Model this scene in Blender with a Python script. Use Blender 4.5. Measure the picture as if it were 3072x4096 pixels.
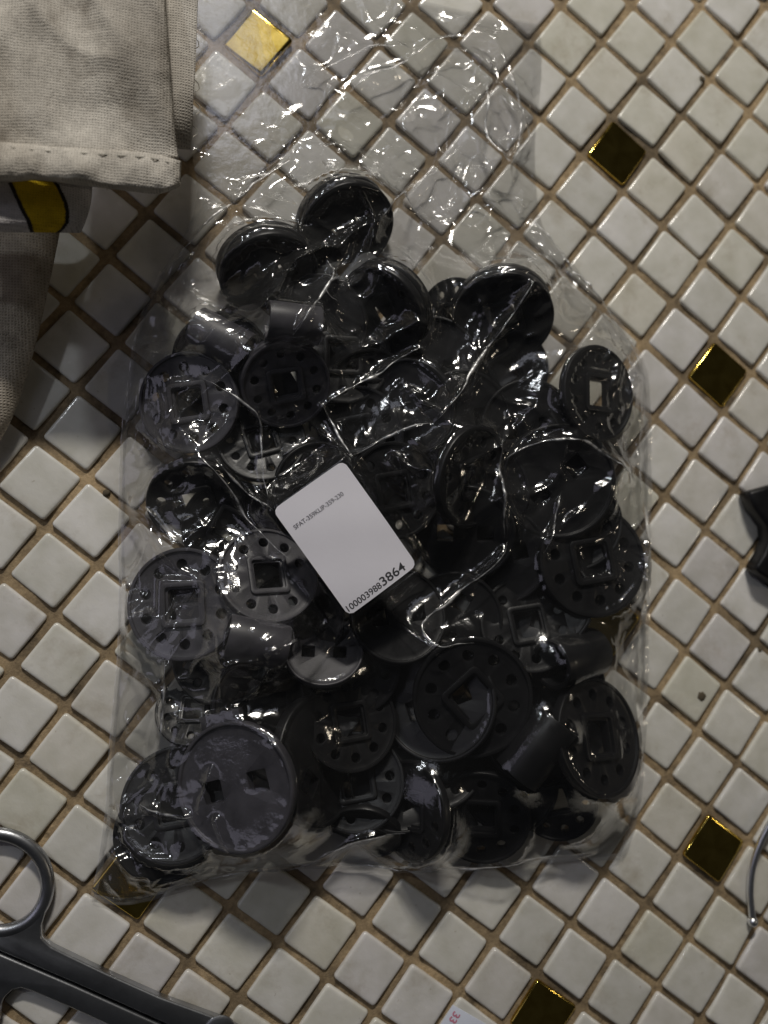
import bpy, bmesh, math, random
import numpy as np
from mathutils import Vector, Matrix
from mathutils.bvhtree import BVHTree

for o in list(bpy.data.objects): bpy.data.objects.remove(o)
scene = bpy.context.scene
COL = scene.collection
MM = 0.001
PITCH = 22.5*MM

# ------------------------------------------------------------------ camera
CAM = Vector((-0.05820293, -0.0191118, 0.30800467))
ROT = Matrix(((0.98260998, -0.01130026, -0.18533736), (0.0, 0.99814642, -0.06085829), (0.18568154, 0.05979996, 0.98078863)))
FPX = 3300.0
cd = bpy.data.cameras.new('camera'); cam = bpy.data.objects.new('camera', cd); COL.objects.link(cam)
cam.matrix_world = Matrix.Translation(CAM) @ ROT.to_4x4()
cd.sensor_fit = 'VERTICAL'; cd.sensor_height = 9.6; cd.sensor_width = 7.2
cd.lens = FPX/4096*9.6
cd.clip_start = 0.01; cd.clip_end = 20
cd.dof.use_dof = True; cd.dof.focus_distance = 0.284; cd.dof.aperture_fstop = 1.5
scene.camera = cam

# ------------------------------------------------------------------ light
world = bpy.data.worlds.new('World'); scene.world = world; world.use_nodes = True
bg = world.node_tree.nodes['Background']; bg.inputs[0].default_value = (0.92, 0.94, 1.0, 1); bg.inputs[1].default_value = 0.014
def lamp(name, loc, target, size, power, col, shape='DISK', sizey=None):
    l = bpy.data.lights.new(name, 'AREA'); l.shape = shape; l.size = size
    if sizey: l.size_y = sizey
    l.energy = power; l.color = col
    o = bpy.data.objects.new(name, l); COL.objects.link(o); o.location = loc
    o.rotation_euler = (Vector(target)-Vector(loc)).to_track_quat('-Z', 'Y').to_euler()
    return o
lamp('tube_lamp', (-0.10, 1.06, 0.78), (0.02, -0.03, 0), 0.20, 9.8, (1.0, 0.95, 0.865), 'RECTANGLE', 0.06)
lamp('window_light', (-0.18, 0.64, 0.80), (-0.05, -0.02, 0), 0.36, 0.24, (0.83, 0.86, 1.0), 'RECTANGLE', 0.20)
lamp('side_light', (-0.74, 0.0, 0.52), (-0.05, -0.04, 0), 0.36, 0.30, (0.82, 0.79, 1.0), 'RECTANGLE', 0.50)
lamp('bulb_light', (0.75, -0.08, 0.55), (0.08, 0, 0), 0.03, 0.24, (1.0, 0.86, 0.66))
lamp('glint_light', (-0.56, 0.46, 0.74), (0.0, 0, 0), 0.05, 0.75, (0.90, 0.95, 1.0))  # unseen lamp, added for glints on tile edges and film
scene.view_settings.view_transform = 'Standard'; scene.view_settings.look = 'None'
scene.view_settings.exposure = 0.0; scene.view_settings.gamma = 1.0
scene.view_settings.use_curve_mapping = False
scene.render.engine = 'CYCLES'
scene.cycles.transparent_max_bounces = 32
scene.cycles.max_bounces = 10
scene.cycles.caustics_reflective = False; scene.cycles.caustics_refractive = False

# ------------------------------------------------------------------ helpers
def ray(px, py):
    return (ROT @ Vector(((px-1536)/FPX, -(py-2048)/FPX, -1)))
def at(px, py, z=0.0):            # photo pixel + height (m) -> world point
    v = ray(px, py); k = (z-CAM.z)/v.z
    return CAM + v*k
D = 3072/1659.0
def atd(x, y, z=0.0): return at(x*D, y*D, z)
def mesh_obj(name, verts, faces, mat, parent=None, smooth=True):
    m = bpy.data.meshes.new(name); m.from_pydata([tuple(v) for v in verts], [], faces); m.update()
    if mat: m.materials.append(mat)
    if smooth: m.polygons.foreach_set('use_smooth', [True]*len(m.polygons))
    o = bpy.data.objects.new(name, m); COL.objects.link(o)
    if parent: o.parent = parent; o.matrix_parent_inverse = Matrix.Translation(-parent.location)
    return o
def from_mesh(name, m, parent=None, inv=False):
    o = bpy.data.objects.new(name, m); COL.objects.link(o)
    if parent: o.parent = parent
    if inv: o.matrix_parent_inverse = Matrix.Translation(-parent.location)
    return o
def empty(name, loc):
    o = bpy.data.objects.new(name, None); COL.objects.link(o); o.location = loc; o.empty_display_size = 0.01
    return o
def tag(o, label=None, cat=None, group=None, kind=None):
    if label: o['label'] = label
    if cat: o['category'] = cat
    if group: o['group'] = group
    if kind: o['kind'] = kind
    return o
def sharp(m, deg=35):
    m.polygons.foreach_set('use_smooth', [True]*len(m.polygons))
    bm = bmesh.new(); bm.from_mesh(m)
    for e in bm.edges:
        if len(e.link_faces) == 2 and e.calc_face_angle(0) > math.radians(deg): e.smooth = False
    bm.to_mesh(m); bm.free()
def evaluated(bm, mods):
    """apply a list of modifiers to a bmesh, give back a mesh"""
    m = bpy.data.meshes.new('tmp'); bm.to_mesh(m); bm.free()
    o = bpy.data.objects.new('tmp', m); COL.objects.link(o)
    tmp = [o]
    for kind, arg in mods:
        if kind == 'cut':
            cm = bpy.data.meshes.new('cut'); arg.to_mesh(cm); arg.free()
            c = bpy.data.objects.new('cut', cm); COL.objects.link(c); tmp.append(c)
            b = o.modifiers.new('b', 'BOOLEAN'); b.operation = 'DIFFERENCE'; b.solver = 'EXACT'; b.object = c
        elif kind == 'bevel':
            b = o.modifiers.new('v', 'BEVEL'); b.width = arg; b.segments = 2; b.limit_method = 'ANGLE'; b.angle_limit = math.radians(38)
            b.use_clamp_overlap = True
    dg = bpy.context.evaluated_depsgraph_get(); dg.update()
    r = bpy.data.meshes.new_from_object(o.evaluated_get(dg))
    for t in tmp: bpy.data.objects.remove(t)
    return r
def prism(bm, pts, z0, z1):
    n = len(pts)
    a = [bm.verts.new((p[0], p[1], z0)) for p in pts]; b = [bm.verts.new((p[0], p[1], z1)) for p in pts]
    bm.faces.new(list(reversed(a))); bm.faces.new(b)
    for i in range(n): bm.faces.new((a[i], a[(i+1) % n], b[(i+1) % n], b[i]))
def rsquare(h, r, n=5, cx=0, cy=0):
    p = []
    for k, (sx, sy) in enumerate(((1, 1), (-1, 1), (-1, -1), (1, -1))):
        for i in range(n+1):
            a = math.radians(90*k+90*i/n); p.append((cx+sx*(h-r)+r*math.cos(a), cy+sy*(h-r)+r*math.sin(a)))
    return p
def circle(r, n, cx=0, cy=0): return [(cx+r*math.cos(2*math.pi*i/n), cy+r*math.sin(2*math.pi*i/n)) for i in range(n)]
def lathe(bm, prof, n=64):
    """closed lathe; first and last profile point on the axis"""
    rings = []
    for r, z in prof:
        if r < 1e-9: rings.append([bm.verts.new((0, 0, z))])
        else: rings.append([bm.verts.new((r*math.cos(2*math.pi*i/n), r*math.sin(2*math.pi*i/n), z)) for i in range(n)])
    for a, b in zip(rings, rings[1:]):
        for i in range(n):
            j = (i+1) % n
            q = [a[i % len(a)], a[j % len(a)], b[j % len(b)], b[i % len(b)]]
            u = []
            for v in q:
                if v not in u: u.append(v)
            bm.faces.new(u)
    bmesh.ops.recalc_face_normals(bm, faces=bm.faces)
def catmull(pts, n=10, closed=False):
    P = [np.array(p, float) for p in pts]; out = []
    m = len(P)
    for i in range(m if closed else m-1):
        g = lambda k: P[k % m] if closed else P[min(max(k, 0), m-1)]
        p0, p1, p2, p3 = g(i-1), g(i), g(i+1), g(i+2)
        for t in np.linspace(0, 1, n, endpoint=False):
            out.append(0.5*((2*p1)+(-p0+p2)*t+(2*p0-5*p1+4*p2-p3)*t*t+(-p0+3*p1-3*p2+p3)*t**3))
    if not closed: out.append(P[-1])
    return out
def tube(path, rad, n=12, closed=False):
    path = [Vector(p) for p in path]; V = []; F = []
    m = len(path)
    up = Vector((0, 0, 1))
    for i, p in enumerate(path):
        a = path[(i-1) % m] if closed or i else path[i]; b = path[(i+1) % m] if closed or i < m-1 else path[i]
        t = (b-a).normalized(); s = t.cross(up)
        if s.length < 1e-6: s = Vector((1, 0, 0))
        s.normalize(); w = s.cross(t)
        r = rad[i] if hasattr(rad, '__len__') else rad
        rx, rz = r if hasattr(r, '__len__') else (r, r)
        for k in range(n):
            c = 2*math.pi*k/n; V.append(p+s*(rx*math.cos(c))+w*(rz*math.sin(c)))
    for i in range(m if closed else m-1):
        for k in range(n):
            F.append((i*n+k, i*n+(k+1) % n, ((i+1) % m)*n+(k+1) % n, ((i+1) % m)*n+k))
    if not closed:
        F.append(tuple(range(n))); F.append(tuple(reversed(range((m-1)*n, m*n))))
    return V, F

# ------------------------------------------------------------------ numpy noise
_G = {}
def vnoise(x, y, seed, wl):
    if seed not in _G: _G[seed] = np.random.RandomState(seed).rand(256, 256)*2-1
    G = _G[seed]
    u = x/wl+1000.3; v = y/wl+1000.7
    i = np.floor(u).astype(int); j = np.floor(v).astype(int); fu = u-i; fv = v-j
    fu = fu**3*(fu*(fu*6-15)+10); fv = fv**3*(fv*(fv*6-15)+10)
    g = lambda a, b: G[a % 256, b % 256]
    return (g(i, j)*(1-fu)+g(i+1, j)*fu)*(1-fv)+(g(i, j+1)*(1-fu)+g(i+1, j+1)*fu)*fv

# ------------------------------------------------------------------ materials
class NT:
    def __init__(s, name):
        s.m = bpy.data.materials.new(name); s.m.use_nodes = True; s.t = s.m.node_tree; s.n = s.t.nodes
        s.p = s.n['Principled BSDF']; s.out = s.n['Material Output']
    def add(s, typ, **kw):
        n = s.n.new(typ)
        for k, v in kw.items():
            if k.startswith('_'): n.inputs[k[1:]].default_value = v
            else: setattr(n, k, v)
        return n
    def link(s, a, b): s.t.links.new(a, b)
    def coords(s, which='Object'):
        return s.add('ShaderNodeTexCoord').outputs[which]
    def noise(s, vec, scale, detail=3, rough=0.55):
        n = s.add('ShaderNodeTexNoise'); n.inputs['Scale'].default_value = scale; n.inputs['Detail'].default_value = detail; n.inputs['Roughness'].default_value = rough
        if vec is not None: s.link(vec, n.inputs['Vector'])
        return n.outputs['Fac']
    def ramp(s, fac, stops):
        r = s.add('ShaderNodeValToRGB'); e = r.color_ramp.elements
        while len(e) < len(stops): e.new(0.5)
        for k, (p, c) in zip(e, stops):
            k.position = p; k.color = (*c, 1) if len(c) == 3 else c
        s.link(fac, r.inputs[0]); return r.outputs[0]
    def mix(s, fac, a, b, blend='MIX'):
        m = s.add('ShaderNodeMix', data_type='RGBA', blend_type=blend)
        for sock, v in ((m.inputs[0], fac), (m.inputs[6], a), (m.inputs[7], b)):
            if hasattr(v, 'links') or hasattr(v, 'is_linked'): s.link(v, sock)
            elif isinstance(v, (int, float)): sock.default_value = v
            else: sock.default_value = (*v, 1)
        return m.outputs[2]
    def bump(s, h, strength, dist):
        b = s.add('ShaderNodeBump'); b.inputs['Strength'].default_value = strength; b.inputs['Distance'].default_value = dist
        s.link(h, b.inputs['Height']); s.link(b.outputs[0], s.p.inputs['Normal']); return b
    def base(s, c): 
        if hasattr(c, 'is_linked'): s.link(c, s.p.inputs['Base Color'])
        else: s.p.inputs['Base Color'].default_value = (*c, 1)
    def set(s, **kw):
        for k, v in kw.items(): s.p.inputs[k.replace('_', ' ')].default_value = v

def mat_tile():
    t = NT('white_glass_tile'); g = t.coords('Object')
    oi = t.add('ShaderNodeObjectInfo')
    add = t.add('ShaderNodeVectorMath', operation='ADD'); t.link(g, add.inputs[0])
    sc = t.add('ShaderNodeVectorMath', operation='SCALE'); sc.inputs[3].default_value = 3.0
    comb = t.add('ShaderNodeCombineXYZ'); t.link(oi.outputs['Random'], comb.inputs[0]); t.link(oi.outputs['Random'], comb.inputs[1])
    t.link(comb.outputs[0], sc.inputs[0]); t.link(sc.outputs[0], add.inputs[1]); v = add.outputs[0]
    tint = t.ramp(oi.outputs['Random'], [(0, (0.74, 0.72, 0.63)), (0.2, (0.83, 0.81, 0.76)), (0.4, (0.71, 0.695, 0.655)), (0.6, (0.85, 0.83, 0.80)), (0.8, (0.74, 0.715, 0.71)), (1, (0.79, 0.76, 0.67))])
    cloud = t.ramp(t.noise(v, 90, 2), [(0.3, (0.84, 0.84, 0.80)), (0.7, (1, 1, 1))])
    c = t.mix(1.0, tint, cloud, 'MULTIPLY')
    speck = t.ramp(t.noise(v, 420, 2, 0.5), [(0.72, (0, 0, 0)), (0.78, (1, 1, 1))])
    speck2 = t.add('ShaderNodeMath', operation='MULTIPLY'); t.link(speck, speck2.inputs[0]); speck2.inputs[1].default_value = 0.35
    c = t.mix(speck2.outputs[0], c, (0.30, 0.24, 0.15))
    sm = t.ramp(t.noise(v, 38, 5, 0.7), [(0.54, (0, 0, 0)), (0.78, (0.6, 0.6, 0.6))])
    c = t.mix(sm, c, (0.36, 0.30, 0.20))
    t.base(c)
    t.link(t.ramp(t.noise(v, 160, 3), [(0.3, (0.12,)*3), (0.75, (0.30,)*3)]), t.p.inputs['Roughness'])
    t.set(IOR=1.5, Coat_Weight=0.35, Coat_Roughness=0.10)
    t.set(Subsurface_Weight=0.25, Subsurface_Scale=0.004); t.p.inputs['Subsurface Radius'].default_value = (1, 0.95, 0.85)
    t.bump(t.noise(v, 260, 3), 0.25, 0.0006)
    return t.m
def mat_gold():
    t = NT('gold_mirror_tile'); v = t.coords('Object')
    c = t.ramp(t.noise(v, 180, 4), [(0.25, (0.55, 0.36, 0.05)), (0.6, (0.80, 0.58, 0.14))])
    t.base(c); t.set(Metallic=1.0)
    t.link(t.ramp(t.noise(v, 120, 4), [(0.3, (0.07,)*3), (0.75, (0.17,)*3)]), t.p.inputs['Roughness'])
    t.bump(t.noise(v, 110, 2), 0.10, 0.0006)
    return t.m
def mat_grout():
    t = NT('sandy_grout'); v = t.coords('Object')
    a = t.ramp(t.noise(v, 22, 4), [(0.3, (0.17, 0.132, 0.085)), (0.5, (0.37, 0.28, 0.17)), (0.72, (0.60, 0.45, 0.27))])
    b = t.ramp(t.noise(v, 420, 4, 0.7), [(0.3, (0.55, 0.52, 0.48)), (0.7, (1.1, 1.08, 1.05))])
    dirt = t.ramp(t.noise(v, 48, 5, 0.7), [(0.54, (0, 0, 0)), (0.68, (1, 1, 1))])
    c = t.mix(1.0, a, b, 'MULTIPLY')
    dm = t.add('ShaderNodeMath', operation='MULTIPLY'); t.link(dirt, dm.inputs[0]); dm.inputs[1].default_value = 0.8
    t.base(t.mix(dm.outputs[0], c, (0.05, 0.038, 0.025)))
    t.set(Roughness=0.85); t.bump(t.noise(v, 1200, 4, 0.7), 0.7, 0.0005)
    return t.m
def mat_black():
    t = NT('black_plastic'); v = t.coords('Object')
    oi = t.add('ShaderNodeObjectInfo')
    pb_ = t.ramp(t.noise(v, 90, 3), [(0.3, (0.005, 0.005, 0.006)), (0.7, (0.011, 0.011, 0.012))])
    dust = t.ramp(t.noise(v, 1100, 4, 0.75), [(0.70, (0, 0, 0)), (0.76, (0.3, 0.3, 0.3))])
    t.base(t.mix(dust, pb_, (0.10, 0.095, 0.085)))
    t.link(t.ramp(t.noise(v, 220, 4, 0.6), [(0.3, (0.30,)*3), (0.7, (0.46,)*3)]), t.p.inputs['Roughness'])
    t.set(IOR=1.42); t.bump(t.noise(v, 900, 3), 0.12, 0.0003)
    return t.m
def mat_film(name='clear_film', haze=0.006):
    t = NT(name); t.n.remove(t.p); v = t.coords('Object')
    fr = t.add('ShaderNodeFresnel')
    ge = t.add('ShaderNodeNewGeometry'); ior = t.add('ShaderNodeMix', data_type='FLOAT'); ior.inputs[2].default_value = 1.5; ior.inputs[3].default_value = 1/1.5
    t.link(ge.outputs['Backfacing'], ior.inputs[0]); t.link(ior.outputs[0], fr.inputs[0])   # a thin sheet reflects alike from both sides
    bp = t.add('ShaderNodeBump'); bp.inputs['Strength'].default_value = 0.35; bp.inputs['Distance'].default_value = 0.0006
    t.link(t.noise(v, 210, 4, 0.6), bp.inputs['Height'])
    mu = t.add('ShaderNodeMath', operation='MULTIPLY'); mu.inputs[1].default_value = 2.0; mu.use_clamp = True; t.link(fr.outputs[0], mu.inputs[0])
    tr = t.add('ShaderNodeBsdfTransparent'); tr.inputs[0].default_value = (0.975, 0.975, 0.975, 1)
    gl = t.add('ShaderNodeBsdfGlossy'); gl.inputs['Roughness'].default_value = 0.11; gl.inputs['Color'].default_value = (1, 1, 1, 1)
    t.link(bp.outputs[0], gl.inputs['Normal'])
    df = t.add('ShaderNodeBsdfDiffuse'); df.inputs[0].default_value = (0.8, 0.8, 0.8, 1)
    at_ = t.add('ShaderNodeAttribute', attribute_name='crumple'); hz = t.add('ShaderNodeMath', operation='MULTIPLY_ADD'); t.link(at_.outputs['Fac'], hz.inputs[0]); hz.inputs[1].default_value = 0.022; hz.inputs[2].default_value = haze
    m1 = t.add('ShaderNodeMixShader'); t.link(hz.outputs[0], m1.inputs[0]); t.link(tr.outputs[0], m1.inputs[1]); t.link(df.outputs[0], m1.inputs[2])
    m2 = t.add('ShaderNodeMixShader'); t.link(mu.outputs[0], m2.inputs[0]); t.link(m1.outputs[0], m2.inputs[1]); t.link(gl.outputs[0], m2.inputs[2])
    t.link(m2.outputs[0], t.out.inputs[0])
    return t.m
def weave(t, scale, strength=0.5, dist=0.0004):
    v = t.coords('Object')
    w1 = t.add('ShaderNodeTexWave', wave_type='BANDS', bands_direction='X'); w2 = t.add('ShaderNodeTexWave', wave_type='BANDS', bands_direction='Y')
    for w in (w1, w2):
        w.inputs['Scale'].default_value = scale; w.inputs['Distortion'].default_value = 3.0; w.inputs['Detail'].default_value = 2; w.inputs['Detail Scale'].default_value = 2
        t.link(v, w.inputs['Vector'])
    m = t.add('ShaderNodeMath', operation='MAXIMUM'); t.link(w1.outputs['Fac'], m.inputs[0]); t.link(w2.outputs['Fac'], m.inputs[1])
    a = t.add('ShaderNodeMath', operation='ADD'); t.link(m.outputs[0], a.inputs[0]); t.link(t.noise(v, 900, 3, 0.7), a.inputs[1])
    t.bump(a.outputs[0], strength, dist)
    return v, a.outputs[0]
def mat_canvas(name, light, dark, stain=(0.10, 0.085, 0.065), scale=330):
    t = NT(name); v, w = weave(t, scale, 0.55, 0.0004)
    c = t.ramp(t.noise(v, 26, 5, 0.6), [(0.34, dark), (0.6, light)])
    wv = t.ramp(w, [(0.55, (0.55, 0.55, 0.55)), (1.0, (1.06, 1.06, 1.06))])
    c = t.mix(0.8, c, t.ramp(t.noise(v, 260, 4, 0.7), [(0.3, (0.70, 0.70, 0.70)), (0.7, (1.1, 1.1, 1.1))]), 'MULTIPLY')
    c = t.mix(0.9, c, wv, 'MULTIPLY')
    s = t.ramp(t.noise(v, 48, 5, 0.65), [(0.56, (0, 0, 0)), (0.72, (1, 1, 1))])
    sm = t.add('ShaderNodeMath', operation='MULTIPLY'); t.link(s, sm.inputs[0]); sm.inputs[1].default_value = 0.65
    t.base(t.mix(sm.outputs[0], c, stain)); t.set(Roughness=0.95); t.p.inputs['Specular IOR Level'].default_value = 0.15
    return t.m
def mat_plain(name, c, rough=0.6, metal=0.0, noise=0.15, scale=60):
    t = NT(name); v = t.coords('Object')
    lo = tuple(x*(1-noise) for x in c); hi = tuple(min(1, x*(1+noise)) for x in c)
    t.base(t.ramp(t.noise(v, scale, 4), [(0.3, lo), (0.7, hi)])); t.set(Roughness=rough, Metallic=metal)
    t.bump(t.noise(v, scale*12, 3), 0.1, 0.0003)
    return t.m
M_GREY = mat_plain('sheen_grey_plastic', (0.050, 0.048, 0.056), 0.46, 0, 0.4, 140)  # greyer copy of the black plastic, reflected light put into its colour
M_TILE = mat_tile(); M_GOLD = mat_gold(); M_GROUT = mat_grout(); M_BLACK = mat_black(); M_FILM = mat_film(); M_FILM2 = mat_film('clear_film_back', 0.012)
M_SEAM = mat_film('film_seam', 0.12)
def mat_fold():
    t = NT('whitened_glint_fold'); t.n.remove(t.p); v = t.coords('Object')  # pale colour stands in for light glinting along the crease
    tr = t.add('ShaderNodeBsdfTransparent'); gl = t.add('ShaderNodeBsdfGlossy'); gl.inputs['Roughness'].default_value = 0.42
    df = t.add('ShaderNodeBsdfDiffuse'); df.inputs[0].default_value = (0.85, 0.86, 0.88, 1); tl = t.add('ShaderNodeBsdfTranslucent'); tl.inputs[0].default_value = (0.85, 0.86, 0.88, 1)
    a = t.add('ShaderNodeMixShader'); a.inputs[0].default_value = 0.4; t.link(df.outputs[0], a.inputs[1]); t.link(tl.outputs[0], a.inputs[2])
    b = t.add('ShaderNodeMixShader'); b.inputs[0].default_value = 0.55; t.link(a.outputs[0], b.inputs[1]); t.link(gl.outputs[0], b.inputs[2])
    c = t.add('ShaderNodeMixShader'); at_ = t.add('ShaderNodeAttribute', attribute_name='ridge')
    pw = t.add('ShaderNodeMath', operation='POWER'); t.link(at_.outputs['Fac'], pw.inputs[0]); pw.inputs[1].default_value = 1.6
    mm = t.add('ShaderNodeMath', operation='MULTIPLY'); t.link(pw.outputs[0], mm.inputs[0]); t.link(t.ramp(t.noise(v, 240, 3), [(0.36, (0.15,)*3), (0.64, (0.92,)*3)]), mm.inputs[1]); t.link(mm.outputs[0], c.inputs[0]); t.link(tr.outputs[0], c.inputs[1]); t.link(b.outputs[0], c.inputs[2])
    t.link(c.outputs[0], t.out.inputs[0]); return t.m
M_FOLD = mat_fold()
M_CANVAS = mat_canvas('stained_canvas', (0.70, 0.655, 0.585), (0.46, 0.42, 0.365), (0.20, 0.17, 0.135), 360)
M_STRIP = mat_canvas('worn_cloth_strip', (0.55, 0.49, 0.41), (0.26, 0.225, 0.18))
M_CLOTH_W = mat_canvas('white_cotton', (0.58, 0.55, 0.54), (0.48, 0.46, 0.46), (0.35, 0.33, 0.3), 420)
M_CLOTH_Y = mat_canvas('yellow_print', (0.66, 0.46, 0.02), (0.55, 0.37, 0.015), (0.42, 0.28, 0.02), 420)
M_CLOTH_K = mat_canvas('black_print', (0.035, 0.03, 0.028), (0.025, 0.022, 0.02), (0.03, 0.03, 0.03), 420)
M_PAPER = mat_plain('label_paper', (0.78, 0.765, 0.83), 0.55, 0, 0.02)
M_INK = mat_plain('black_ink', (0.03, 0.03, 0.035), 0.6)
M_INK2 = mat_plain('faded_ink', (0.13, 0.125, 0.15), 0.6, 0, 0.5, 1500)
M_STEEL = mat_plain('dark_steel', (0.42, 0.43, 0.45), 0.36, 1.0, 0.25, 90)
M_WIRE = mat_plain('bright_wire', (0.86, 0.88, 0.92), 0.34, 1.0, 0.06)
M_SCRAP = mat_plain('scrap_paper', (0.70, 0.74, 0.86), 0.6, 0, 0.03)
M_RED = mat_plain('red_ink', (0.72, 0.25, 0.36), 0.6)
M_DIRT = mat_plain('brown_dirt', (0.10, 0.08, 0.05), 0.9)
M_THREAD = mat_plain('pale_thread', (0.55, 0.52, 0.45), 0.9)

# ------------------------------------------------------------------ floor: grout bed and mosaic tiles
random.seed(4)
E1 = Vector((0.79099324, -0.61182489, 0)); E2 = Vector((-0.61182489, -0.79099324, 0)); L0 = Vector((0.10464079, 0.10277082, 0))
def cell(i, j): return L0+E1*((i+0.5)*PITCH)+E2*((j+0.5)*PITCH)
TILE_H = 1.5*MM
gx = np.linspace(-0.42, 0.42, 420); gy = np.linspace(-0.46, 0.46, 460)
X, Y = np.meshgrid(gx, gy)
Z = -TILE_H+0.00035*vnoise(X, Y, 3, 0.004)+0.0004*vnoise(X, Y, 5, 0.015)
nx, ny = len(gx), len(gy)
fl = [(j*nx+i, j*nx+i+1, (j+1)*nx+i+1, (j+1)*nx+i) for j in range(ny-1) for i in range(nx-1)]
floor = mesh_obj('floor', np.stack([X, Y, Z], -1).reshape(-1, 3), fl, M_GROUT)
tag(floor, kind='structure')
def tile_mesh(seed, mat):
    rnd = random.Random(seed)
    h = 9.80*MM*(1+rnd.uniform(-.015, .015)); r = 1.3*MM
    sec = []
    dx = [rnd.uniform(-.25, .25)*MM for _ in range(8)]
    def ring(inset, z):
        pts = rsquare(h-inset, max(r-inset*0.6, 0.25*MM), 3)
        out = []
        for k, (x, y) in enumerate(pts):
            q = k//4; out.append((x+dx[q], y+dx[q+4], z))
        return out
    dome = 0.10*MM
    rings = [ring(-0.05*MM, -1.6*MM), ring(0, -0.95*MM), ring(0.10*MM, -0.5*MM), ring(0.38*MM, -0.18*MM), ring(0.8*MM, -0.03*MM), ring(1.6*MM, 0.02*MM), ring(5*MM, dome)]
    V = []; F = []
    for R in rings: V += R
    n = len(rings[0])
    for a in range(len(rings)-1):
        for k in range(n): F.append((a*n+k, a*n+(k+1) % n, (a+1)*n+(k+1) % n, (a+1)*n+k))
    F.append(tuple((len(rings)-1)*n+k for k in range(n)))
    m = bpy.data.meshes.new('tile'); m.from_pydata(V, [], F); m.materials.append(mat)
    m.polygons.foreach_set('use_smooth', [True]*len(m.polygons)); m.update()
    return m
TM = [tile_mesh(s, M_TILE) for s in range(8)]; GM = [tile_mesh(50+s, M_GOLD) for s in range(3)]
def lat(px, py):
    p = at(px, py)-L0
    return (p.dot(E1)/PITCH, p.dot(E2)/PITCH)
GOLD = {}
for (px, py) in ((1008, 183), (2472, 610), (2880, 1480), (2868, 3395), (2180, 4020), (500, 3540), (2400, 2545), (2840, 4110)):
    u = lat(px, py); GOLD[(math.floor(u[0]), math.floor(u[1]))] = (px, py)
cells = []
for i in range(-26, 27):
    for j in range(-26, 27):
        c = cell(i, j)
        if abs(c.x) < 0.40 and abs(c.y) < 0.44:
            v = ROT.transposed() @ (c-CAM); px = 1536+FPX*v.x/-v.z; py = 2048-FPX*v.y/-v.z
            d = max(abs(px-1536)/1536, abs(py-2048)/2048)
            cells.append((d, i, j, c))
cells.sort(key=lambda q: q[0])
basis = Matrix((E1, -E2, Vector((0, 0, 1)))).transposed()
rest_v = []; rest_f = []
for k, (d, i, j, c) in enumerate(cells):
    gold = (i, j) in GOLD
    m = random.choice(GM) if gold else random.choice(TM)
    q = random.choice((0, 1, 2, 3))*math.pi/2
    ta = 0.018
    tx, ty = random.gauss(0, ta), random.gauss(0, ta)
    if (i, j) in GOLD and GOLD[(i, j)] == (1008, 183): tx = ty = 0
    R = (basis @ Matrix.Rotation(q+random.gauss(0, 0.012), 3, 'Z') @ Matrix.Rotation(tx, 3, 'X') @ Matrix.Rotation(ty, 3, 'Y')).to_4x4()
    loc = c+Vector((random.gauss(0, .22)*MM, random.gauss(0, .22)*MM, random.gauss(0, 0.12)*MM))
    if gold and GOLD[(i, j)] == (1008, 183):
        nn = ((CAM-c).normalized()+(Vector((-0.18, 0.64, 0.80))-c).normalized()).normalized(); R = Vector((0, 0, 1)).rotation_difference(nn).to_matrix().to_4x4() @ R
    W = Matrix.Translation(loc) @ R
    if k < 298 or gold:
        o = from_mesh('gold_tile' if gold else 'tile', m, floor); o.matrix_world = W
        if gold: o['label'] = 'shiny gold mosaic tile'
    else:
        b = len(rest_v); rest_v += [W @ v.co for v in m.vertices]; rest_f += [tuple(b+x for x in p.vertices) for p in m.polygons]
rest = mesh_obj('outer_tiles', rest_v, rest_f, M_TILE, floor); tag(rest, kind='stuff')

# ------------------------------------------------------------------ clips
R_D = 17.5*MM
def body(h, lip=True):
    bm = bmesh.new(); H = h/2
    rc = 0.7*MM
    lathe(bm, [(0, -H), (R_D-0.9*MM, -H), (R_D-0.1*MM, -H+0.8*MM), (R_D, H-0.5*MM), (R_D-0.3*MM, H), (R_D-1.1*MM, H), (R_D-1.3*MM, H-rc), (R_D-3.0*MM, H-rc-0.1*MM), (0, H-rc-0.1*MM)], 72)
    return bm
def build_pin_disc(h=3.8*MM):
    cut = bmesh.new()
    prism(cut, rsquare(4.7*MM, 0.8*MM), -0.02, 0.02)
    for k in range(10):
        a = math.radians(36*k+18); prism(cut, circle(1.75*MM, 16, 12.3*MM*math.cos(a), 12.3*MM*math.sin(a)), -0.02, 0.02)
    m = evaluated(body(h), [('cut', cut), ('bevel', 0.18*MM)]); m.materials.clear(); m.materials.append(M_BLACK); sharp(m, 40); return m
def build_plain_disc(h=3.8*MM):
    cut = bmesh.new()
    for s in (-1, 1): prism(cut, rsquare(2.9*MM, 0.4*MM, 3, s*7.0*MM, 0), -0.02, 0.02)
    m = evaluated(body(h), [('cut', cut), ('bevel', 0.18*MM)]); m.materials.clear(); m.materials.append(M_BLACK); sharp(m, 40); return m
def build_frame(h=3.8*MM):
    bm = bmesh.new(); o = rsquare(6.9*MM, 1.6*MM); i = rsquare(5.4*MM, 1.0*MM); n = len(o); z0, z1 = h/2-1.0*MM, h/2+0.35*MM
    vs = [[bm.verts.new((*p, z)) for p in q] for q, z in ((o, z0), (o, z1), (i, z1), (i, z0))]
    for a, b in ((0, 1), (1, 2), (2, 3), (3, 0)):
        for k in range(n): bm.faces.new((vs[a][k], vs[a][(k+1) % n], vs[b][(k+1) % n], vs[b][k]))
    bmesh.ops.recalc_face_normals(bm, faces=bm.faces)
    m = evaluated(bm, [('bevel', 0.25*MM)]); m.materials.append(M_BLACK); sharp(m, 40); return m
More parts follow.
